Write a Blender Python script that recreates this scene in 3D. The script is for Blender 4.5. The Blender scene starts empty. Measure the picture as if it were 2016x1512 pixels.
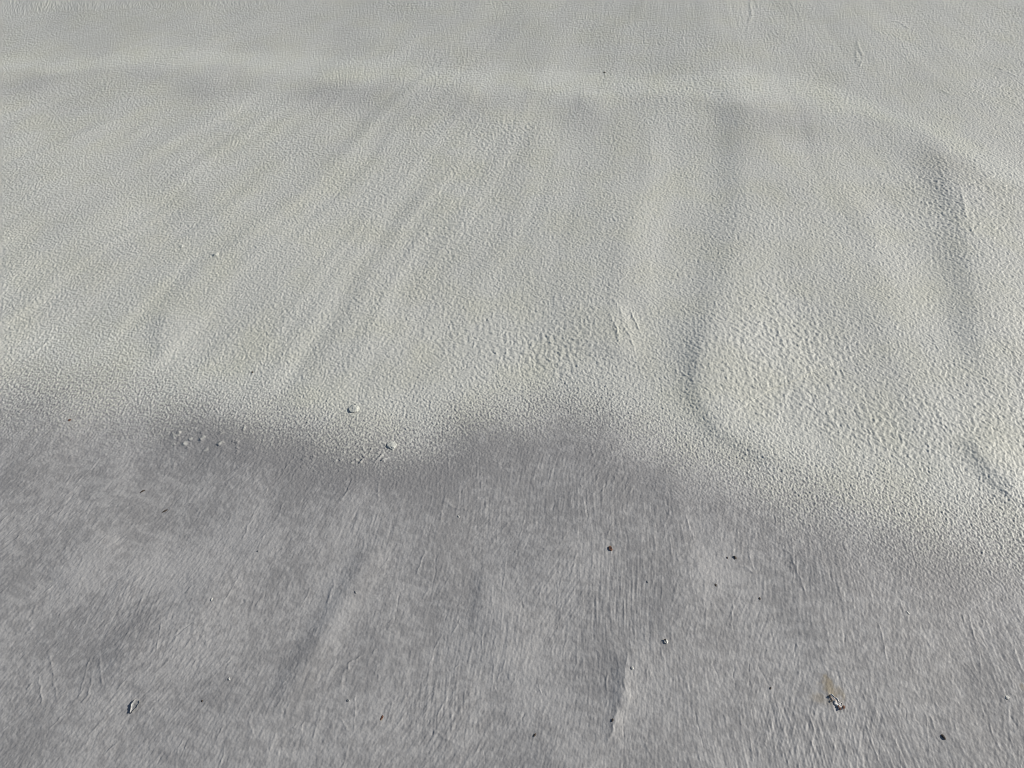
import bpy, bmesh, math, random
import numpy as np
from mathutils import Vector, noise as mnoise

S = bpy.context.scene
C = S.collection
R = math.radians

# ------------------------------------------------------------------ camera
CAM_H, PITCH, HFOV = 1.0, 50.0, 69.0
cam_d = bpy.data.cameras.new("camera")
cam_d.sensor_width = 36.0
cam_d.lens = 18.0 / math.tan(R(HFOV / 2))
cam_d.clip_start = 0.01
cam_d.clip_end = 500.0
cam = bpy.data.objects.new("camera", cam_d)
cam.location = (0, 0, CAM_H)
cam.rotation_euler = (R(90 - PITCH), 0, 0)
C.objects.link(cam)
S.camera = cam

# ------------------------------------------------------------------ light
SUN_EL, SUN_AZ = 27.0, 14.0          # elevation; azimuth from +X (right) towards +Y (away)
world = bpy.data.worlds.new("World")
S.world = world
world.use_nodes = True
nt = world.node_tree
sky = nt.nodes.new("ShaderNodeTexSky")
sky.sky_type = 'NISHITA'
sky.sun_disc = False
sky.sun_elevation = R(SUN_EL)
sky.sun_rotation = R(90 - SUN_AZ)
nt.nodes["Background"].inputs[1].default_value = 0.06
nt.links.new(sky.outputs[0], nt.nodes["Background"].inputs[0])
sun_d = bpy.data.lights.new("sun", 'SUN')
sun_d.energy = 4.6
sun_d.angle = R(0.5)
sun_d.color = (1.0, 0.95, 0.85)
sun = bpy.data.objects.new("sun", sun_d)
ldir = Vector((math.cos(R(SUN_EL)) * math.cos(R(SUN_AZ)),
               math.cos(R(SUN_EL)) * math.sin(R(SUN_AZ)), math.sin(R(SUN_EL))))
sun.rotation_euler = ldir.to_track_quat('Z', 'Y').to_euler()
sun.location = ldir * 20
C.objects.link(sun)
vs = S.view_settings
vs.view_transform = 'Standard'
vs.look = 'None'
vs.exposure = 0.24
vs.gamma = 1.0
S.cycles.filter_width = 1.0

# ------------------------------------------------------------------ helpers
FPX = 1008.0 / math.tan(R(HFOV / 2))
cp, sp = math.cos(R(PITCH)), math.sin(R(PITCH))


def at(px, py):
    """photo pixel (2016 x 1512) -> point on the plane z = 0"""
    px = np.asarray(px, float); py = np.asarray(py, float)
    a = (px - 1008.0) / FPX
    b = (756.0 - py) / FPX
    dy = cp + b * sp
    dz = -sp + b * cp
    t = CAM_H / -dz
    return a * t, dy * t


_rng = np.random.RandomState(7)
_perm = _rng.permutation(4096).astype(np.int32)
_ang = _rng.rand(4096) * 2 * np.pi
_gx = np.cos(_ang).astype(np.float32)
_gy = np.sin(_ang).astype(np.float32)


def pn(x, y, seed=0):
    """2-D gradient noise, about -1..1"""
    x = np.asarray(x, np.float32); y = np.asarray(y, np.float32)
    xi = np.floor(x); yi = np.floor(y)
    fx = x - xi; fy = y - yi
    xi = xi.astype(np.int32) + seed * 131; yi = yi.astype(np.int32) + seed * 57
    u = fx * fx * fx * (fx * (fx * 6 - 15) + 10)
    v = fy * fy * fy * (fy * (fy * 6 - 15) + 10)

    def g(ix, iy, dx, dy):
        h = _perm[(_perm[ix & 4095] + iy) & 4095]
        return _gx[h] * dx + _gy[h] * dy
    a = g(xi, yi, fx, fy); b = g(xi + 1, yi, fx - 1, fy)
    c = g(xi, yi + 1, fx, fy - 1); d = g(xi + 1, yi + 1, fx - 1, fy - 1)
    return 1.5 * ((a + (b - a) * u) * (1 - v) + (c + (d - c) * u) * v)


def fbm(x, y, seed=0, octs=3, gain=0.5):
    r = 0; a = 1.0; s = 1.0
    for k in range(octs):
        r = r + a * pn(x * s + 13.7 * k, y * s - 7.3 * k, seed + k)
        a *= gain; s *= 2.03
    return r


def sst(a, b, x):
    t = np.clip((x - a) / (b - a), 0, 1)
    return t * t * (3 - 2 * t)


# ------------------------------------------------------------------ the painted relief
POLE = (0.80, 4.25)       # brush strokes and folds fan out from about here
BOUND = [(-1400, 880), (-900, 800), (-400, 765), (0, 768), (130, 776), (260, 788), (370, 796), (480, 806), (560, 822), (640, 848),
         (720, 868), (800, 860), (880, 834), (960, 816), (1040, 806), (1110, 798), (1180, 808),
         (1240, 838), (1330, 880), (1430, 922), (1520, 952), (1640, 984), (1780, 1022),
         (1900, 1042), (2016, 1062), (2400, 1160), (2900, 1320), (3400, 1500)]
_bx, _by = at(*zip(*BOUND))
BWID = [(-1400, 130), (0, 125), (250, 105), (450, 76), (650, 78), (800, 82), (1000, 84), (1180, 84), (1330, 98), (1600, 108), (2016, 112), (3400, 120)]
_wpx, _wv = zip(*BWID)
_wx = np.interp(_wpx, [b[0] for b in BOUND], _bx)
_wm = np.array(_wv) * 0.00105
# upper seam of a second, fainter pass of white paint
SEAM = [(-900, 92), (-300, 98), (0, 100), (200, 100), (400, 102), (540, 114), (650, 128), (800, 144), (950, 160), (1150, 174), (1300, 190),
        (1500, 190), (1700, 214), (1850, 290), (2016, 360), (2500, 620), (3000, 900)]
_sx, _sy = at(*zip(*SEAM))

# crest polyline (photo px), narrow flank m, wide flank m, height m
CRESTS = [
    ([(1455, 130), (1468, 220), (1472, 330), (1466, 430), (1446, 530), (1420, 620), (1400, 700), (1398, 770), (1430, 825), (1520, 868), (1640, 900)], .060, .15, .0066),
    ([(1290, 200), (1270, 330), (1235, 470), (1200, 600), (1190, 720)], .14, .055, .0036),
    ([(1810, 255), (1856, 315), (1895, 400), (1912, 500), (1925, 600), (1945, 720), (1985, 830)], .046, .12, .0058),
    ([(1404, 610), (1378, 700), (1374, 780), (1415, 845), (1510, 895), (1640, 930)], .020, .08, .0026),
    ([(1640, 330), (1700, 450), (1730, 580), (1740, 700)], .12, .06, .0030),
    ([(340, 600), (320, 660), (330, 720)], .022, .055, .0026),
    ([(1195, 590), (1230, 660), (1215, 720)], .10, .03, .003),
    ([(770, 1030), (715, 1120), (655, 1220), (580, 1340), (520, 1440)], .020, .024, .0034),
    ([(960, 1110), (950, 1180), (935, 1250)], .012, .03, .0014),
    ([(1010, 1180), (985, 1260), (960, 1330)], .03, .05, .0022),
    ([(1160, 170), (1150, 200), (1180, 225)], .02, .06, .0016),
    ([(1240, 1260), (1245, 1330), (1210, 1400)], .03, .022, .0019),
    ([(1230, 1290), (1225, 1370), (1195, 1470)], .010, .010, .0019),
    ([(470, 1090), (330, 1220), (190, 1370)], .04, .05, .0020),
    ([(220, 1040), (90, 1150)], .04, .05, .0016),
    ([(1380, 1050), (1330, 1230), (1300, 1420)], .05, .06, .0018),
    ([(1620, 1060), (1640, 1250), (1680, 1450)], .05, .07, .0020),
    ([(1900, 850), (1960, 930), (2030, 985)], .022, .05, .0040),
]
# raised hairs, brush ridges and dabs: points, half width px, height m
HAIRS = [
    ([(76, 1328), (80, 1360), (84, 1392)], 1.6, .0007), ([(96, 1285), (104, 1330), (113, 1385)], 1.6, .0006),
    ([(195, 1283), (198, 1318), (201, 1356)], 1.5, .0006), ([(140, 1388), (155, 1375), (170, 1350)], 1.8, .0006),
    ([(160, 1385), (178, 1362)], 1.6, .0006),
    ([(660, 1140), (650, 1170), (643, 1200)], 2.4, .0009), ([(684, 1322), (688, 1305), (712, 1290)], 1.8, .0008 * 1.8),
    ([(668, 1358), (676, 1325), (684, 1310)], 2.2, .0008),
    ([(1450, 1112), (1470, 1117), (1488, 1132)], 1.8, .0007), ([(870, 982), (895, 1002), (925, 1003)], 2.6, .0010),
    ([(1192, 1470), (1206, 1440), (1216, 1390)], 2.4, .0009), ([(1338, 1108), (1334, 1102), (1346, 1090)], 1.8, .0005),
    ([(1548, 1078), (1565, 1115), (1590, 1180)], 1.8, .0007), ([(1358, 1095), (1368, 1104)], 1.8, .0006),
    ([(1440, 1245), (1442, 1185)], 1.6, .0006),
    ([(1198, 612), (1212, 650), (1220, 684)], 2.4, .0011), ([(1208, 590), (1226, 625), (1246, 662)], 2.2, .0009),
    ([(1222, 640), (1238, 660), (1248, 690)], 2.2, .0010), ([(1240, 610), (1250, 632), (1262, 660)], 1.8, .0008 * 1.8),
    ([(1210, 640), (1222, 676)], 2.2, .0009), ([(1150, 690), (1170, 706), (1186, 730)], 2.4, .0004),
    ([(1889, 375), (1895, 400), (1900, 432)], 3.2, .0016), ([(1905, 440), (1916, 470)], 2.2, .0010), ([(1726, 470), (1722, 490)], 2.2, .0009),
    ([(1686, 80), (1692, 100), (1700, 112)], 2.4, .0016), ([(1684, 100), (1690, 125)], 2.2, .0014), ([(1698, 118), (1692, 132)], 2.2, .0014),
    ([(1748, 43), (1768, 42), (1790, 58)], 2.6, .0016), ([(1476, 0), (1480, 30), (1474, 45)], 1.8, .0010 * 1.8),
    ([(1850, 178), (1872, 188)], 2.2, .0014), ([(1960, 130), (2010, 155)], 2.2, .0012), ([(1545, 75), (1550, 70)], 2.2, .0012),
    ([(1160, 190), (1175, 178)], 4.0, .0008),
    ([(1930, 925), (1960, 955), (2000, 985), (2030, 1000)], 4.0, .0013), ([(1925, 945), (1975, 985), (2020, 1000)], 3.0, .0008),
    ([(338, 860), (348, 852), (356, 848)], 4.5, 0.0021), ([(360, 878), (364, 868)], 4.0, 0.0019), ([(372, 866), (378, 862)], 3.5, 0.0017),
    ([(393, 866), (403, 858)], 3.6, 0.0019), ([(430, 878), (438, 869)], 3.6, 0.0020), ([(338, 876), (344, 872)], 4, 0.0010),
    ([(400, 888), (410, 884)], 4, 0.0009), ([(494, 856), (498, 848)], 4, 0.0006),
    ([(726, 893), (733, 882)], 1.8, .0010 * 1.8), ([(737, 912), (755, 893)], 1.9, .0012 * 1.8), ([(708, 915), (720, 900)], 1.8, .0010 * 1.8),
    ([(690, 915), (702, 904)], 1.8, .0008 * 1.8), ([(752, 908), (760, 902)], 1.9, .0010), ([(66, 848), (74, 846)], 4, .0010),
    ([(35, 812), (45, 805)], 2.6, .0010), ([(530, 1480), (545, 1440)], 2.0, .0006), ([(70, 1190), (66, 1210)], 2, .0006),
    ([(640, 1330), (660, 1322)], 2, .0004), ([(850, 1435), (880, 1455), (910, 1470)], 2, .0005), ([(670, 1410), (684, 1440)], 2, .0006),
    ([(490, 1420), (500, 1450)], 2, .0005), ([(405, 1270), (430, 1250)], 2, .0006), ([(50, 1250), (62, 1232)], 2, .0005),
    ([(105, 660), (70, 690), (40, 715)], 2.4, .0014), ([(360, 488), (356, 494)], 3, .0010),
    ([(1040, 530), (1046, 560)], 2.2, .0006), ([(1265, 1135), (1262, 1180)], 1.5, .0004), ([(1305, 1130), (1300, 1190), (1304, 1230)], 1.5, .0005),
    ([(1390, 1190), (1388, 1250)], 1.5, .0005), ([(1120, 1150), (1138, 1080)], 1.4, .0005), ([(1235, 1280), (1230, 1340)], 1.5, .0006),
]
rr = random.Random(3)
for k in range(26):             # crusty little bumps along the dark band under the boundary
    px = rr.uniform(320, 790)
    py = float(np.interp(px, [320, 440, 560, 660, 800], [862, 866, 884, 905, 905])) + rr.gauss(0, 12)
    HAIRS.append(([(px, py), (px + rr.uniform(3, 9), py - rr.uniform(3, 9))], rr.uniform(2.0, 3.8), rr.uniform(.0006, .0016)))
for k in range(430):            # loose brush scratches following the strokes of the grey coat
    px, py = rr.uniform(-60, 2080), rr.uniform(900, 1530)
    b = np.interp(px, [q[0] for q in BOUND], [q[1] for q in BOUND])
    if py < b + 60:
        continue
    dx, dy = 1350 - px, -330 - py
    n = math.hypot(dx, dy)
    L = rr.uniform(10, 34) if k % 3 else rr.uniform(30, 90)
    dx, dy = dx / n, dy / n
    a = rr.gauss(0, .20)
    dx, dy = dx * math.cos(a) - dy * math.sin(a), dx * math.sin(a) + dy * math.cos(a)
    j = rr.uniform(-3, 3)
    HAIRS.append(([(px, py), (px + dx * L * .5 + j, py + dy * L * .5), (px + dx * L, py + dy * L)], rr.uniform(.9, 1.6), rr.uniform(.00025, .00065) * (1 if rr.random() < .75 else -1)))


# patches where the pebbly skin is coarser (or smoother): centre px, radii m, amount
# paler and darker areas of the brushed grey coat: centre px, radii m, amount
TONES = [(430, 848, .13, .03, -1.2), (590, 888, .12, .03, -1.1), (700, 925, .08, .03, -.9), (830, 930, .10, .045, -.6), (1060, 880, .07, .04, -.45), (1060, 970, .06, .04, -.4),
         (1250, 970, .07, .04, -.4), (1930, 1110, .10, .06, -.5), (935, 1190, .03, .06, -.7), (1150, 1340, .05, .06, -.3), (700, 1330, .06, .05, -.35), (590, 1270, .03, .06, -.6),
         (150, 1130, .06, .04, 1.3), (330, 1120, .05, .04, 1.0), (480, 1060, .07, .04, .6), (655, 1190, .025, .06, 1.2), (530, 1450, .03, .05, .6),
         (1010, 1300, .05, .07, 1.1), (800, 1060, .08, .05, .3), (60, 1400, .06, .04, -.3), (250, 1010, .06, .03, -.25), (1400, 1140, .08, .05, .25), (1480, 1330, .12, .06, .25)]
DABS = [(346, 856, 4), (354, 850, 3), (363, 873, 4), (375, 864, 3), (399, 862, 4), (434, 873, 4), (341, 874, 3), (405, 886, 3), (496, 852, 3), (730, 888, 2), (747, 902, 2.5),
        (70, 847, 3), (757, 905, 2), (100, 1145, 2), (140, 1045, 2)]
COARSE = [(1500, 660, .13, .16, .62), (1010, 690, .16, .14, .55), (1760, 850, .22, .14, .62), (1990, 800, .15, .3, .12), (1900, 440, .18, .25, .40),
          (1180, 620, .08, .10, .2), (900, 280, .25, .2, .25), (1300, 480, .15, .2, -.15), (1400, 880, .2, .06, -.25), (600, 760, .3, .06, -.2)]


def seg_dist(x, y, pts):
    """distance to a polyline and its sign (positive to the right-hand side, +x)"""
    best = np.full(x.shape, 1e9, np.float32); sgn = np.ones(x.shape, np.float32); arc = np.zeros(x.shape, np.float32)
    run = 0.0
    for (ax, ay), (bx, by) in zip(pts[:-1], pts[1:]):
        vx, vy = bx - ax, by - ay
        t = np.clip(((x - ax) * vx + (y - ay) * vy) / (vx * vx + vy * vy), 0, 1)
        qx, qy = x - ax - t * vx, y - ay - t * vy
        d = np.hypot(qx, qy)
        m = d < best
        best = np.where(m, d, best)
        if vy > 0:
            c = vy * qx - vx * qy
        else:
            c = -vy * qx + vx * qy
        sgn = np.where(m, np.sign(c), sgn)
        ln = math.hypot(vx, vy)
        arc = np.where(m, run + t * ln, arc)
        run += ln
    return best, sgn, arc / run


def relief(x, y):
    """height, white cover, mottle, stain for points of the painted surface"""
    x = np.asarray(x, np.float32); y = np.asarray(y, np.float32)
    th = np.arctan2(x - POLE[0], POLE[1] - y)
    r = np.hypot(x - POLE[0], y - POLE[1])
    rs = np.clip(r, .8, None)
    warp = 0.03 * pn(x * 3.1, y * 3.1, 40) + 0.012 * pn(x * 9, y * 9, 41)
    thw = th + warp * 0.6
    # signed distance above the boundary, its ragged edge
    d = y - np.interp(x, _bx, _by)
    ths = th + 0.008 * pn(x * 2.2, y * 2.2, 42) + .0012 * pn(x * 8, y * 8, 43)
    d = d + 0.018 * pn(x * 11, y * 11, 1) + 0.008 * pn(x * 34, y * 34, 2)
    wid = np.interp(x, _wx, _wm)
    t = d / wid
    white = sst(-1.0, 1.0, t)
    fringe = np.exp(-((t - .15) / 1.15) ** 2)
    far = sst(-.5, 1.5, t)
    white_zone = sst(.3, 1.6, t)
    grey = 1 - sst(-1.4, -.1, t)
    # ---- relief
    thf = th + .010 * pn(x * 3.1, y * 3.1, 40) + .003 * pn(x * 9, y * 9, 41)
    thf = thf * .8 + .2 * th + .0035 * pn(x * 5.5, y * 5.5, 55)
    folds = pn(thf * 30, r * .7, 3) * .26 + (pn(thf * 72, r * 1.5, 4) * .38 + pn(thf * 140, r * 2.4, 7) * .10) * (.8 + .6 * pn(x * 2.5, y * 2.5, 48))
    streak = pn(th * 150, r * 5.0, 49) * sst(2.9, 1.7, r) * sst(.3, 1.0, r) + .6 * pn(th * 300, r * 3.5, 29) * sst(2.9, 1.7, r) * sst(.3, 1.0, r)
    folds = .45 * np.tanh(folds / .45)
    left = sst(.35, -.35, x + .15 * (y - 1))
    h = streak * .00026 + folds * (0.0011 + 0.0030 * left) * (0.25 + .75 * far) * sst(.5, 2.6, r) * (1 - .35 * sst(1.5, 2.4, y))
    h = h + 0.0030 * pn(x * 2.4, y * 2.4, 5) + 0.0016 * pn(x * 6.3 + 2, y * 6.3, 6)
    h = h + .030 * np.minimum(x - .6, 0) * sst(1.0, 2.4, y)
    h = h + grey * 0.0011 * fbm(thw * 34, r * 6, 8, 2)
    # pebbly skin of the white coat: coarser to the right and in patches
    patch = fbm(x * 3.4, y * 3.4, 9, 2)
    co = .42 + .36 * patch - .18 * sst(-.1, -.8, x)
    for px, py, rx, ry, a in COARSE:
        cx, cy = at(px, py)
        co = co + a * np.exp(-((x - cx) / rx) ** 2 - ((y - cy) / ry) ** 2)
    co = np.clip(co, .05, 1.35)
    wx = x + .0020 * pn(x * 60, y * 60, 10); wy = y + .0020 * pn(x * 60 + 9, y * 60, 11)
    # stretch cells along the fan
    ca, sa = np.cos(th), np.sin(th)
    al = (-wx * sa + wy * ca); ac = (wx * ca + wy * sa)
    fine = pn(wx * 235, wy * 190, 12)
    mid = pn(wx * 150, wy * 120, 13)
    big = pn(wx * 92, wy * 76, 14)
    peel = fine * .00030 * (1 - .3 * np.clip(co, 0, 1)) + mid * .00042 * np.clip(co, 0, 1.2) + big * .00050 * np.clip(co - .62, 0, 1)
    peel = peel + .00016 * pn(wx * 320, wy * 250, 15)
    h = h + peel * far * (2.15 + .9 * sst(.9, 2.2, y))
    # spray stipple along the boundary
    stip = pn(x * 270, y * 200, 16) * .6 + pn(x * 430 + 5, y * 330, 17) * .45
    h = h + stip * fringe * .00112
    # brushed strokes of the grey coat
    bm = .50 + .85 * fbm(x * 4.2 + 7, y * 4.2, 22, 2) + .35 * sst(-.3, .4, x)
    bm = np.clip(bm, .12, 1.4)
    w1 = sst(-.15, .35, pn(x * 5 + 4, y * 5, 26)); w2 = sst(.0, .45, pn(x * 6 + 1, y * 6 + 8, 27))
    tb = np.arctan2(x - 2.6, 4.6 - y); rb = np.hypot(x - 2.6, y - 4.6)
    tc = np.arctan2(x - .1, 5.6 - y); rc = np.hypot(x - .1, y - 5.6)
    wv = .0012 * pn(x * 9, y * 9, 28)
    br = (pn(ths * 640, r * 19, 18) * .5 + pn(ths * 1250 + 3, r * 32, 19) * .45) * (1 - .75 * np.maximum(w1, w2))
    brb = (pn((tb + wv) * 900, rb * 24, 44) * .5 + pn((tb + wv) * 1700, rb * 40, 45) * .4) * w1
    brc = (pn((tc + wv) * 1000, rc * 24, 46) * .5 + pn((tc + wv) * 1900, rc * 40, 47) * .4) * w2
    br = br + brb + brc
    br = br + .8 * np.clip(br - .32, 0, None)
    grain = pn(x * 240, y * 190, 20) * .5 + pn(x * 430, y * 330, 21) * .45
    br3 = pn(ths * 800 + 8, r * 95, 24) * .6 + pn(ths * 1500, r * 170, 25) * .4
    h = h + grey * (br * .00052 * bm + grain * .00027 + br3 * (.00042 - .00012 * bm))
    # crests
    for pts, wl, wr, A in CRESTS:
        P = list(zip(*at(*zip(*pts))))
        m = 3 * max(wl, wr)
        sel = (x > min(p[0] for p in P) - m) & (x < max(p[0] for p in P) + m) & (y > min(p[1] for p in P) - m) & (y < max(p[1] for p in P) + m)
        if not sel.any():
            continue
        ds, sg, arc = seg_dist(x[sel], y[sel], P)
        # blend the two flanks smoothly at the ends of the line
        w = np.where(sg < 0, wl, wr)
        ends = sst(0.0, .25, arc) * sst(1.0, .75, arc)
        h[sel] += (A * np.exp(-(ds / w) ** 2) * ends).astype(np.float32)
    for pts, hw, A in HAIRS:
        P = list(zip(*at(*zip(*pts))))
        cy = sum(p[1] for p in P) / len(P)
        pxm = math.hypot(cy, 1.0) / FPX
        w = hw * pxm * 1.25
        m = 3 * w + .004
        sel = (x > min(p[0] for p in P) - m) & (x < max(p[0] for p in P) + m) & (y > min(p[1] for p in P) - m) & (y < max(p[1] for p in P) + m)
        if not sel.any():
            continue
        xs, ys = x[sel], y[sel]
        ds, sg, arc = seg_dist(xs + .0016 * pn(xs * 90, ys * 90, 30), ys + .0016 * pn(xs * 90, ys * 90, 31), P)
        br_ = .65 + .5 * pn(xs * 160, ys * 160, 33)
        h[sel] += A * br_ * np.exp(-(ds / w) ** 2) * sst(-.05, .2, arc) * sst(1.05, .8, arc)
    # ---- paint cover
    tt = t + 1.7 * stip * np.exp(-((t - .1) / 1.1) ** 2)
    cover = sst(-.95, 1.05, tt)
    ds2 = y - np.interp(x, _sx, _sy) + .06 * pn(x * 4, y * 4, 50) + .022 * pn(x * 17, y * 17, 51)
    thin = np.exp(-((ds2 + .10) / .12) ** 2) * (ds2 < 0) * .37 * np.clip(.75 + 1.0 * pn(thw * 16, r * 3, 52), 0, 1.3)
    thin = thin * sst(.01, -.07, ds2) * (.55 + .7 * pn(x * 5, y * 5, 54))
    band = np.exp(-((ds2 - .04) / .045) ** 2) * .34
    mott = .5 + .5 * fbm(thw * 24, r * 2.0, 53, 2)
    thin2 = white_zone * (.08 * sst(.35, .85, mott) + .15 + .08 * sst(.04, .25, ds2))
    for px, py, rw in DABS:          # dabs of white paint on the grey coat
        cx, cy = at(px, py)
        sel = (abs(x - cx) < .02) & (abs(y - cy) < .02)
        if sel.any():
            a_ = ((x[sel] - cx) * .8 + (y[sel] - cy) * .5) / (rw * .0017); b_ = ((x[sel] - cx) * .5 - (y[sel] - cy) * .8) / (rw * .0010)
            cover[sel] = np.maximum(cover[sel], (.5 * (1 - sst(.2, 1.15, np.hypot(a_, b_) + .4 * pn(x[sel] * 300, y[sel] * 300, 64)))))
    cover = cover * (1 - np.clip(thin + thin2 - band, 0, .6))
    # ---- dry-brushed mottle on the grey coat: crisp little flakes gathered in soft patches
    mp = fbm(x * 4.6 + 3, y * 3.4, 60, 3)
    mf = fbm(ths * 260 + 2 * w1, r * 70, 61, 3, .7)
    ms = fbm(ths * 46, r * 7.5, 62, 3, .6)
    q = .34 * mp + .42 * ms
    for px, py, rx, ry, a in TONES:
        cx, cy = at(px, py)
        q = q + .7 * a * np.exp(-((x - cx + .3 * (y - cy) * (x < .1)) / rx) ** 2 - ((y - cy) / ry) ** 2)
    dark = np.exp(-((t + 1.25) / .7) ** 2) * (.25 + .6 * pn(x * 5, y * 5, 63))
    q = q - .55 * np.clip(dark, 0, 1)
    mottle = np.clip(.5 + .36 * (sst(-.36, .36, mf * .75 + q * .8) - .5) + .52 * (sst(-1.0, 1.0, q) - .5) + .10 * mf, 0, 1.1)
    return h, cover, mottle, white


# stains: centre px, radius m, colour index attribute
STAINS = [(1628, 1354, .012, .018, .55), (1634, 1362, .009, .012, .58), (1612, 1372, .014, .009, .28), (1652, 1364, .010, .012, .45), (1634, 1382, .008, .008, .35),
          (752, 1413, .0022, .0045, .8), (2014, 1353, .005, .007, .6), (1202, 1077, .0035, .003, .5), (137, 827, .004, .005, .4)]


def stain(x, y):
    s = np.zeros(x.shape, np.float32)
    for px, py, rx, ry, a in STAINS:
        cx, cy = at(px, py)
        sel = (abs(x - cx) < 3 * rx) & (abs(y - cy) < 3 * ry)
        if sel.any():
            xs, ys = x[sel], y[sel]
            q = ((xs - cx) / rx) ** 2 + ((ys - cy) / ry) ** 2
            q = np.sqrt(q) + .55 * fbm(xs * 90, ys * 70, 70, 3)
            s[sel] = np.maximum(s[sel], a * (1 - sst(.1, 1.05, q)))
    return s


# grid: dense where the surface lies close, coarser away
def rows():
    ys = [-.75]
    while ys[-1] < 3.95:
        y = ys[-1]
        if y < .16:
            st = .0060 if y < 0 else .0025
        elif y < 2.45:
            st = min(max(.42 * (1 + y * y) / 745.0, .0009), .0030)
        else:
            st = .012
        ys.append(y + st)
    return np.array(ys, np.float32)


YS = rows()
NI, NM = 1640, 150
ui = np.linspace(-1, 1, NI)
mg = (np.linspace(0, 1, NM + 1)[1:]) ** 1.5
XW = 3.1
V = []
for y in YS:
    half = (max(y, .16) * cp + sp) * math.tan(R(HFOV / 2)) * 1.04
    e = half + (XW - half) * mg
    V.append(np.concatenate([-e[::-1], ui * half, e]))
X = np.array(V, np.float32)
Y = np.repeat(YS[:, None], X.shape[1], 1)
nr, nc = X.shape
print("grid", nr, nc)
Hh, COV, MOT, WH = relief(X.ravel(), Y.ravel())
ST = stain(X.ravel(), Y.ravel())


# ------------------------------------------------------------------ materials
def new_mat(name):
    m = bpy.data.materials.new(name)
    m.use_nodes = True
    return m, m.node_tree, m.node_tree.nodes["Principled BSDF"]


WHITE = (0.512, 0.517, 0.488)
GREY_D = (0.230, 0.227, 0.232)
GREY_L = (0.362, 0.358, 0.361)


def paint_material():
    m, t, p = new_mat("paint")
    N, L = t.nodes, t.links

    def attr(n):
        a = N.new("ShaderNodeAttribute"); a.attribute_name = n; return a.outputs["Fac"]

    def mix(f, a, b):
        n = N.new("ShaderNodeMix"); n.data_type = 'RGBA'
        if isinstance(f, float): n.inputs[0].default_value = f
        else: L.new(f, n.inputs[0])
        for s, v in ((6, a), (7, b)):
            if isinstance(v, tuple): n.inputs[s].default_value = (*v, 1)
            else: L.new(v, n.inputs[s])
        return n.outputs[2]
    tc = N.new("ShaderNodeTexCoord")
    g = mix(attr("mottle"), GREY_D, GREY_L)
    n1 = N.new("ShaderNodeTexNoise"); n1.inputs["Scale"].default_value = 9; n1.inputs["Detail"].default_value = 3
    L.new(tc.outputs["Object"], n1.inputs["Vector"])
    mr = N.new("ShaderNodeMapRange"); mr.inputs[1].default_value = .42; mr.inputs[2].default_value = .68
    L.new(n1.outputs[0], mr.inputs[0])
    w = mix(mr.outputs[0], WHITE, (WHITE[0] * .99, WHITE[1] * .985, WHITE[2] * .93))
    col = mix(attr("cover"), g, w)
    n2 = N.new("ShaderNodeTexNoise"); n2.inputs["Scale"].default_value = 420; n2.inputs["Detail"].default_value = 2
    L.new(tc.outputs["Object"], n2.inputs["Vector"])
    st = mix(n2.outputs[0], (0.30, 0.25, 0.12), (0.20, 0.13, 0.07))
    col = mix(attr("stain"), col, st)
    # fine grain in the paint
    hs = N.new("ShaderNodeHueSaturation")
    mr2 = N.new("ShaderNodeMapRange"); mr2.inputs[1].default_value = .25; mr2.inputs[2].default_value = .75
    mr2.inputs[3].default_value = .92; mr2.inputs[4].default_value = 1.08
    L.new(n2.outputs[0], mr2.inputs[0]); L.new(mr2.outputs[0], hs.inputs["Value"]); L.new(col, hs.inputs["Color"])
    L.new(hs.outputs[0], p.inputs["Base Color"])
    p.inputs["Roughness"].default_value = .58
    p.inputs["Specular IOR Level"].default_value = .35
    b = N.new("ShaderNodeBump"); b.inputs["Distance"].default_value = .0004; b.inputs["Strength"].default_value = .35
    n3 = N.new("ShaderNodeTexNoise"); n3.inputs["Scale"].default_value = 520; n3.inputs["Detail"].default_value = 2
    L.new(tc.outputs["Object"], n3.inputs["Vector"]); L.new(n3.outputs[0], b.inputs["Height"])
    L.new(b.outputs[0], p.inputs["Normal"])
    return m


def plain_material(name, c1, c2, scale, rough=.7, bump=.0004):
    m, t, p = new_mat(name)
    N, L = t.nodes, t.links
    tc = N.new("ShaderNodeTexCoord")
    n = N.new("ShaderNodeTexNoise"); n.inputs["Scale"].default_value = scale; n.inputs["Detail"].default_value = 4
    L.new(tc.outputs["Object"], n.inputs["Vector"])
    r = N.new("ShaderNodeValToRGB")
    r.color_ramp.elements[0].position = .38; r.color_ramp.elements[0].color = (*c1, 1)
    r.color_ramp.elements[1].position = .62; r.color_ramp.elements[1].color = (*c2, 1)
    L.new(n.outputs[0], r.inputs[0]); L.new(r.outputs[0], p.inputs["Base Color"])
    p.inputs["Roughness"].default_value = rough
    b = N.new("ShaderNodeBump"); b.inputs["Distance"].default_value = bump
    L.new(n.outputs[0], b.inputs["Height"]); L.new(b.outputs[0], p.inputs["Normal"])
    return m


PAINT = paint_material()

# ------------------------------------------------------------------ the painted surface and its two coats
# (its Empty sits at the middle of the relief)
surf = bpy.data.objects.new("painted_surface", None)
surf.empty_display_size = .2
surf["label"] = "uneven painted surface filling the view, pebbly white coat above and brushed grey coat below"
surf["category"] = "surface"
C.objects.link(surf)

idx = np.arange(nr * nc, dtype=np.int32).reshape(nr, nc)
Q = np.stack([idx[:-1, :-1], idx[:-1, 1:], idx[1:, 1:], idx[1:, :-1]], -1).reshape(-1, 4)
qw = WH[Q].mean(1) > .5
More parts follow.
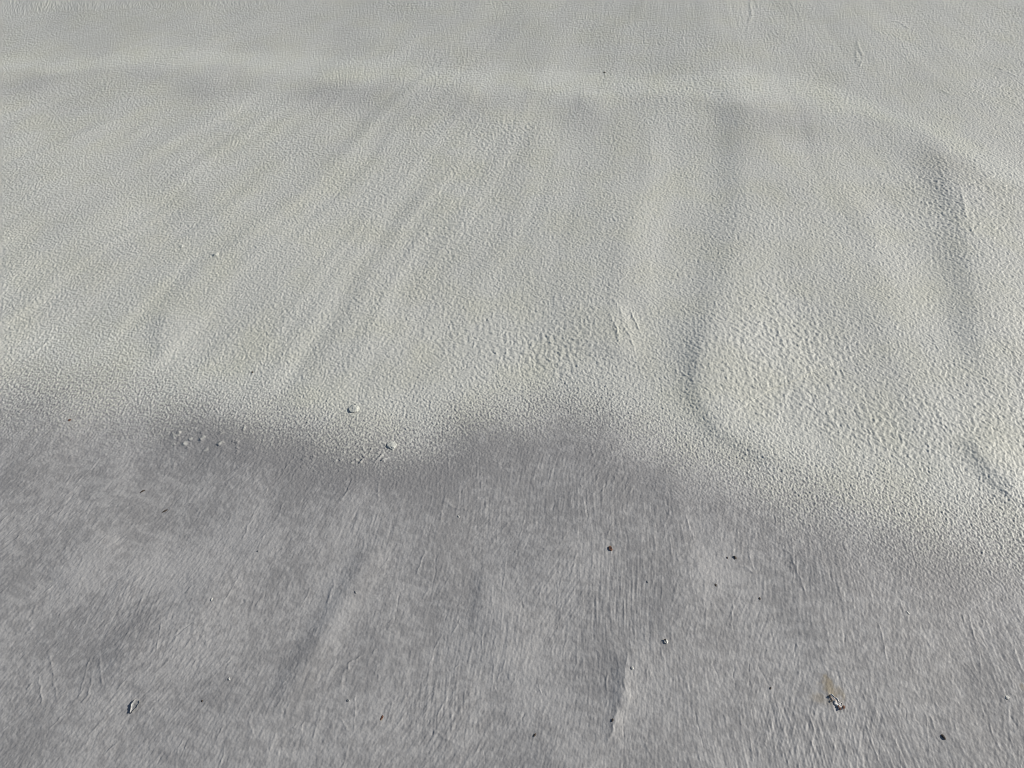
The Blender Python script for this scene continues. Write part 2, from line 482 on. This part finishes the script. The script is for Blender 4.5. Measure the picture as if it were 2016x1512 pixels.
# normals of the whole relief, shared by both coats so that no seam shows
Z = Hh.reshape(nr, nc)
tu = np.stack(np.broadcast_arrays(np.gradient(X, axis=1), 0 * X, np.gradient(Z, axis=1)), -1)
tv = np.stack([np.gradient(X, axis=0), np.gradient(Y, axis=0), np.gradient(Z, axis=0)], -1)
NRM = np.cross(tu, tv).reshape(-1, 3)
NRM /= np.linalg.norm(NRM, axis=1, keepdims=True)
COO = np.stack([X.ravel(), Y.ravel(), Hh], -1).astype(np.float32)


def sheet(name, quads, label):
    used = np.unique(quads)
    remap = np.full(nr * nc, -1, np.int32); remap[used] = np.arange(len(used))
    q = remap[quads]
    me = bpy.data.meshes.new(name)
    me.vertices.add(len(used)); me.vertices.foreach_set("co", COO[used].ravel())
    me.loops.add(q.size); me.loops.foreach_set("vertex_index", q.ravel())
    me.polygons.add(len(q))
    me.polygons.foreach_set("loop_start", np.arange(0, q.size, 4, dtype=np.int32))
    me.update(calc_edges=True)
    me.polygons.foreach_set("use_smooth", np.ones(len(q), bool))
    for n, a in (("cover", COV), ("mottle", MOT), ("stain", ST)):
        at_ = me.attributes.new(n, 'FLOAT', 'POINT')
        at_.data.foreach_set("value", a[used].astype(np.float32))
    me.normals_split_custom_set_from_vertices(NRM[used].astype(np.float32))
    me.materials.append(PAINT)
    o = bpy.data.objects.new(name, me); o.parent = surf
    o["label"] = label
    C.objects.link(o)
    return o


sheet("white_coat", Q[qw], "pebbly white paint coat")
sheet("grey_coat", Q[~qw], "brushed grey paint coat")

# ground around the painted surface
me = bpy.data.meshes.new("ground")
bm = bmesh.new()
bmesh.ops.create_grid(bm, x_segments=60, y_segments=60, size=60)
for v in bm.verts:
    v.co.z = -.60 + .02 * mnoise.noise(v.co * .3)
bm.to_mesh(me); bm.free()
me.materials.append(plain_material("concrete", (.22, .22, .21), (.30, .30, .28), 3.0, .85))
gr = bpy.data.objects.new("ground", me); gr["kind"] = "structure"; C.objects.link(gr)

# ------------------------------------------------------------------ crumbs, lumps and flakes stuck to the paint
BLACK = plain_material("dark_grit", (.025, .021, .018), (.075, .055, .042), 700, .7)
RUST = plain_material("rusty_grit", (.05, .022, .014), (.17, .075, .045), 700, .8)
PALE = plain_material("pale_grit", (.36, .35, .33), (.62, .62, .59), 420, .75)
LUMP = plain_material("lump_paint", (.47, .475, .44), (.53, .535, .50), 300, .5, .0008)
GREYC = plain_material("grey_grit", (.16, .16, .165), (.30, .30, .30), 420, .6)
CRUST = plain_material("crust", (.40, .33, .28), (.70, .69, .67), 260, .75, .0012)


def ground_at(px, py):
    x, y = at(px, py)
    z = float(relief(np.array([x]), np.array([y]))[0][0])
    for _ in range(3):                       # slide along the view to where the relief really is
        f = (CAM_H - z) / CAM_H
        z = float(relief(np.array([x * f]), np.array([y * f]))[0][0])
    f = (CAM_H - z) / CAM_H
    return Vector((x * f, y * f, z))


def px_size(p):
    return (p - Vector((0, 0, CAM_H))).length / FPX


def nugget(name, sx, sy, sz, mat, seed, rough=.35, sub=2, sink=.25):
    """an angular little lump, its foot sunk into z = 0"""
    bm = bmesh.new()
    bmesh.ops.create_icosphere(bm, subdivisions=sub, radius=1)
    off = Vector((seed * 3.7, seed * 1.3, seed * 2.1))
    for v in bm.verts:
        k = 1 + rough * mnoise.noise(v.co * 1.3 + off) + rough * .6 * mnoise.noise(v.co * 3.1 + off)
        v.co = v.co * k
        v.co = Vector((v.co.x * sx, v.co.y * sy, (v.co.z + 1 - 2 * sink) * sz))
    me = bpy.data.meshes.new(name)
    bm.to_mesh(me); bm.free()
    me.materials.append(mat)
    return me


def place(name, me, p, label, cat, group=None, rz=0.0, parent=None):
    o = bpy.data.objects.new(name, me)
    o.location = p; o.rotation_euler = (0, 0, rz)
    C.objects.link(o)
    if parent:
        o.parent = parent
    else:
        o["label"] = label; o["category"] = cat
        if group: o["group"] = group
    return o


# photo px, width px, length ratio, height ratio, turn, material, name, label
G_D, G_P = "dark crumbs stuck to the paint", "pale crumbs stuck to the paint"
BITS = [
    (1202, 1080, 8, 1.1, .6, .3, RUST, "crumb", "largest rust-black crumb on the grey coat, above the middle of the brushed area", G_D),
    (1447, 1098, 6.5, .9, .6, .4, BLACK, "crumb", "black crumb just above a short crack, the bigger one of a close pair", G_D),
    (1432, 1098, 3.8, 1.1, .6, 0, BLACK, "crumb", "tiny black crumb to the left of a bigger black crumb, above a short crack", G_D),
    (1409, 1152, 5, 1.3, .5, .5, BLACK, "crumb", "dark speck with a pale rim below the close pair of black crumbs", G_D),
    (1496, 1178, 4.5, 1.2, .6, .2, BLACK, "crumb", "dark speck down to the right of the short crack", G_D),
    (1275, 1145, 4, 1.2, .6, .2, GREYC, "crumb", "grey speck between the largest rust-black crumb and the white one below it", G_D),
    (1206, 1418, 5.5, 1.2, .6, -.4, BLACK, "crumb", "black crumb at the side of a long raised brush ridge near the bottom", G_D),
    (1053, 1447, 5, 1.6, .6, -.6, BLACK, "crumb", "slender black crumb near the bottom edge, left of the long raised ridge", G_D),
    (1857, 1450, 6, 1.1, .7, .3, BLACK, "crumb", "round black speck near the bottom right corner", G_D),
    (1517, 1355, 4, 1.3, .6, -.3, BLACK, "crumb", "small black speck left of the peeling yellow-stained flake", G_D),
    (752, 1413, 5, 2.0, .35, -.4, RUST, "crumb", "rust-brown speck near the bottom edge, left of the middle", G_D),
    (497, 733, 5.5, .9, .6, .2, BLACK, "crumb", "single black speck on the white coat above the boundary", G_D),
    (137, 827, 7, .6, .4, .1, RUST, "crumb", "reddish sliver at the far left just below the white boundary", G_D),
    (686, 1379, 7, .8, .5, .6, GREYC, "crumb", "dark grey nub below the two curved raised hairs", G_D),
    (398, 1380, 4, 1.0, .6, 0, BLACK, "crumb", "tiny black dot right of the curled paint flake", G_D),
    (281, 967, 4.4, 2.2, .5, -.9, BLACK, "crumb", "thin black sliver on the left of the grey coat, upper of two", G_D),
    (325, 1006, 4.6, 2.3, .5, -.9, BLACK, "crumb", "thin black sliver on the left of the grey coat, lower of two", G_D),
    (700, 1166, 5, 1.1, .6, .3, GREYC, "crumb", "dark grey speck on the bright fold of the grey coat", G_D),
    (1190, 143, 5, 1.2, .6, .5, BLACK, "crumb", "dark speck far back on the white coat", G_D),
    (508, 1085, 5, .9, .5, .5, GREYC, "crumb", "dull grey speck in the middle of the left grey half", G_D),
    (1311, 1263, 9, .9, .6, .3, PALE, "crumb", "white crumb with a dark cap, biggest pale crumb on the grey coat", G_P),
    (1245, 1315, 6.5, 1.1, .5, .1, PALE, "crumb", "small pale crumb below left of the dark-capped white crumb", G_P),
    (903, 1017, 4.5, 1.2, .6, .3, PALE, "crumb", "tiny white speck under the curved ridge near the middle", G_P),
    (451, 1337, 5.5, 1.1, .6, .3, PALE, "crumb", "white speck right of the curled paint flake", G_P),
    (1983, 1374, 10, .6, .35, .4, PALE, "crumb", "flat pale crumb at the right edge near the bottom", G_P),
    (1787, 1206, 4.5, 1.6, .5, .5, PALE, "crumb", "white sliver on the dark right side of the grey coat", G_P),
    (417, 1180, 4, 1.5, .5, .0, PALE, "crumb", "tiny white speck on the left half of the grey coat", G_P),
    (425, 501, 13, .8, .5, .3, LUMP, "paint_lump", "small white lump on the white coat, right one of two far lumps", "lumps under the white paint"),
    (358, 485, 11, .9, .45, .3, LUMP, "paint_lump", "small white lump on the white coat, left one of two far lumps", "lumps under the white paint"),
    (697, 805, 21, .85, .55, .5, LUMP, "paint_lump", "biggest white lump, standing alone on the white coat above the boundary", "lumps under the white paint"),
    (771, 877, 19, .9, .5, .4, LUMP, "paint_lump", "white lump in the speckled boundary dip, beside the brush ridges", "lumps under the white paint"),
]
for k, (px, py, w, lr, hr, rz, m, nm, label, grp) in enumerate(BITS):
    p = ground_at(px, py)
    u = px_size(p) * w * (.42 if px in (1202, 1447, 1857, 697, 771, 1311) else .35)
    me = nugget(nm, u, u * lr * 1.35, u * hr * (.62 if m is LUMP else .9), m, k + 1, .45 if nm == "crumb" else .4, 2 if nm == "crumb" else 3, .42 if m is LUMP else .3)
    o = place(nm, me, p, label, nm.replace("paint_", ""), grp, rz)
    if px == 1311:
        place("dark_cap", nugget("dark_cap", u * .55, u * .35, u * .4, BLACK, 77), Vector((-u * .1, u * .75, u * .45)), None, None, None, 0, o)
    if px == 1409:
        place("pale_rim", nugget("pale_rim", u * .9, u * .7, u * .5, PALE, 78), Vector((u * 1.5, u * .7, 0)), None, None, None, .5, o)

# the peeling flake with its rusty ends
p = ground_at(1646, 1381)
u = px_size(p)
a, b = ground_at(1633, 1364), ground_at(1660, 1397)
ang = math.atan2(b.y - a.y, b.x - a.x)
Lh = (b - a).length * .5
bm = bmesh.new()
NU, NV = 30, 12
grid = []
for i in range(NU + 1):
    row = []
    for j in range(NV + 1):
        s_, q = i / NU * 2 - 1, j / NV * 2 - 1
        wv = (1 - abs(s_) ** 3) ** .5 * (.75 + .25 * s_) + .02
        yv = q * wv * u * 6.5 + .0016 * mnoise.noise(Vector((s_ * 3, 4, 1)))
        xv = s_ * Lh * .92 + .0008 * mnoise.noise(Vector((q * 2, s_ * 3, 5)))
        edge = max(abs(s_), abs(q))
        z = .0009 * (1 - edge ** 4) + .0008 * mnoise.noise(Vector((xv * 420, yv * 420, 2))) * (1 - edge ** 6) + .0009 * (q > .5) * (1 - edge ** 8)
        if edge > .999:
            z = -.0012
        row.append(bm.verts.new((xv, yv, z)))
    grid.append(row)
for i in range(NU):
    for j in range(NV):
        bm.faces.new((grid[i][j], grid[i + 1][j], grid[i + 1][j + 1], grid[i][j + 1]))
me = bpy.data.meshes.new("peeling_flake")
bm.to_mesh(me); bm.free()
me.materials.append(CRUST)
fl = place("peeling_flake", me, p + Vector((0, 0, .0006)), "whitish peeling paint flake with dark rusty ends and a yellow stain beside it", "paint flake", None, ang)
for nm, qx, qy, w, m in (("dark_grain", 1634, 1371, 4.2, BLACK), ("dark_grain", 1637, 1380, 3.2, BLACK), ("rusty_grain", 1660, 1393, 5.0, RUST),
                         ("rusty_grain", 1653, 1396, 3.6, RUST), ("rusty_grain", 1650, 1391, 3.0, RUST)):
    c = ground_at(qx, qy) - fl.location
    c = Vector((c.x * math.cos(-ang) - c.y * math.sin(-ang), c.x * math.sin(-ang) + c.y * math.cos(-ang), .0006))
    place(nm, nugget(nm, u * w * .5, u * w * .6, u * w * .16, m, qx), c, None, None, None, .4, fl)

# the curled flake near the lower left corner: a thin sheet with two lifted edges
p = ground_at(265, 1391)
u = px_size(p)
a, b = ground_at(258, 1404), ground_at(272, 1378)
ang = math.atan2(b.y - a.y, b.x - a.x)
Lh = (b - a).length * .5
bm = bmesh.new()
NU, NV = 16, 12
top, bot = [], []
for i in range(NU + 1):
    r1, r2 = [], []
    for j in range(NV + 1):
        s_, q = i / NU * 2 - 1, j / NV * 2 - 1
        wv = .30 + .70 * sst(-1.0, .3, s_) * (1 - .45 * sst(.5, 1, s_))
        yv = q * float(wv) * u * 6.0 + u * 1.1 * mnoise.noise(Vector((s_ * 2.2, q * .6, 3)))
        z = .0003 + .0018 * abs(q) ** 3 * (.6 + .4 * math.cos(s_ * 1.4)) + .0004 * mnoise.noise(Vector((s_ * 4, q * 3, 9)))
        r1.append(bm.verts.new((s_ * Lh, yv, z + .0005))); r2.append(bm.verts.new((s_ * Lh, yv * .98, z)))
    top.append(r1); bot.append(r2)
for i in range(NU):
    for j in range(NV):
        bm.faces.new((top[i][j], top[i + 1][j], top[i + 1][j + 1], top[i][j + 1]))
        bm.faces.new((bot[i][j], bot[i][j + 1], bot[i + 1][j + 1], bot[i + 1][j]))
for i in range(NU):
    bm.faces.new((top[i][0], bot[i][0], bot[i + 1][0], top[i + 1][0]))
    bm.faces.new((top[i][NV], top[i + 1][NV], bot[i + 1][NV], bot[i][NV]))
for j in range(NV):
    bm.faces.new((top[0][j], top[0][j + 1], bot[0][j + 1], bot[0][j]))
    bm.faces.new((top[NU][j], bot[NU][j], bot[NU][j + 1], top[NU][j + 1]))
bmesh.ops.recalc_face_normals(bm, faces=bm.faces)
me = bpy.data.meshes.new("curled_flake")
bm.to_mesh(me); bm.free()
me.polygons.foreach_set("use_smooth", [True] * len(me.polygons))
me.materials.append(plain_material("flake_paint", (.23, .23, .235), (.29, .29, .285), 200, .45))
place("curled_flake", me, p, "curled grey paint flake with two lifted edges near the lower left corner", "paint flake", None, ang)
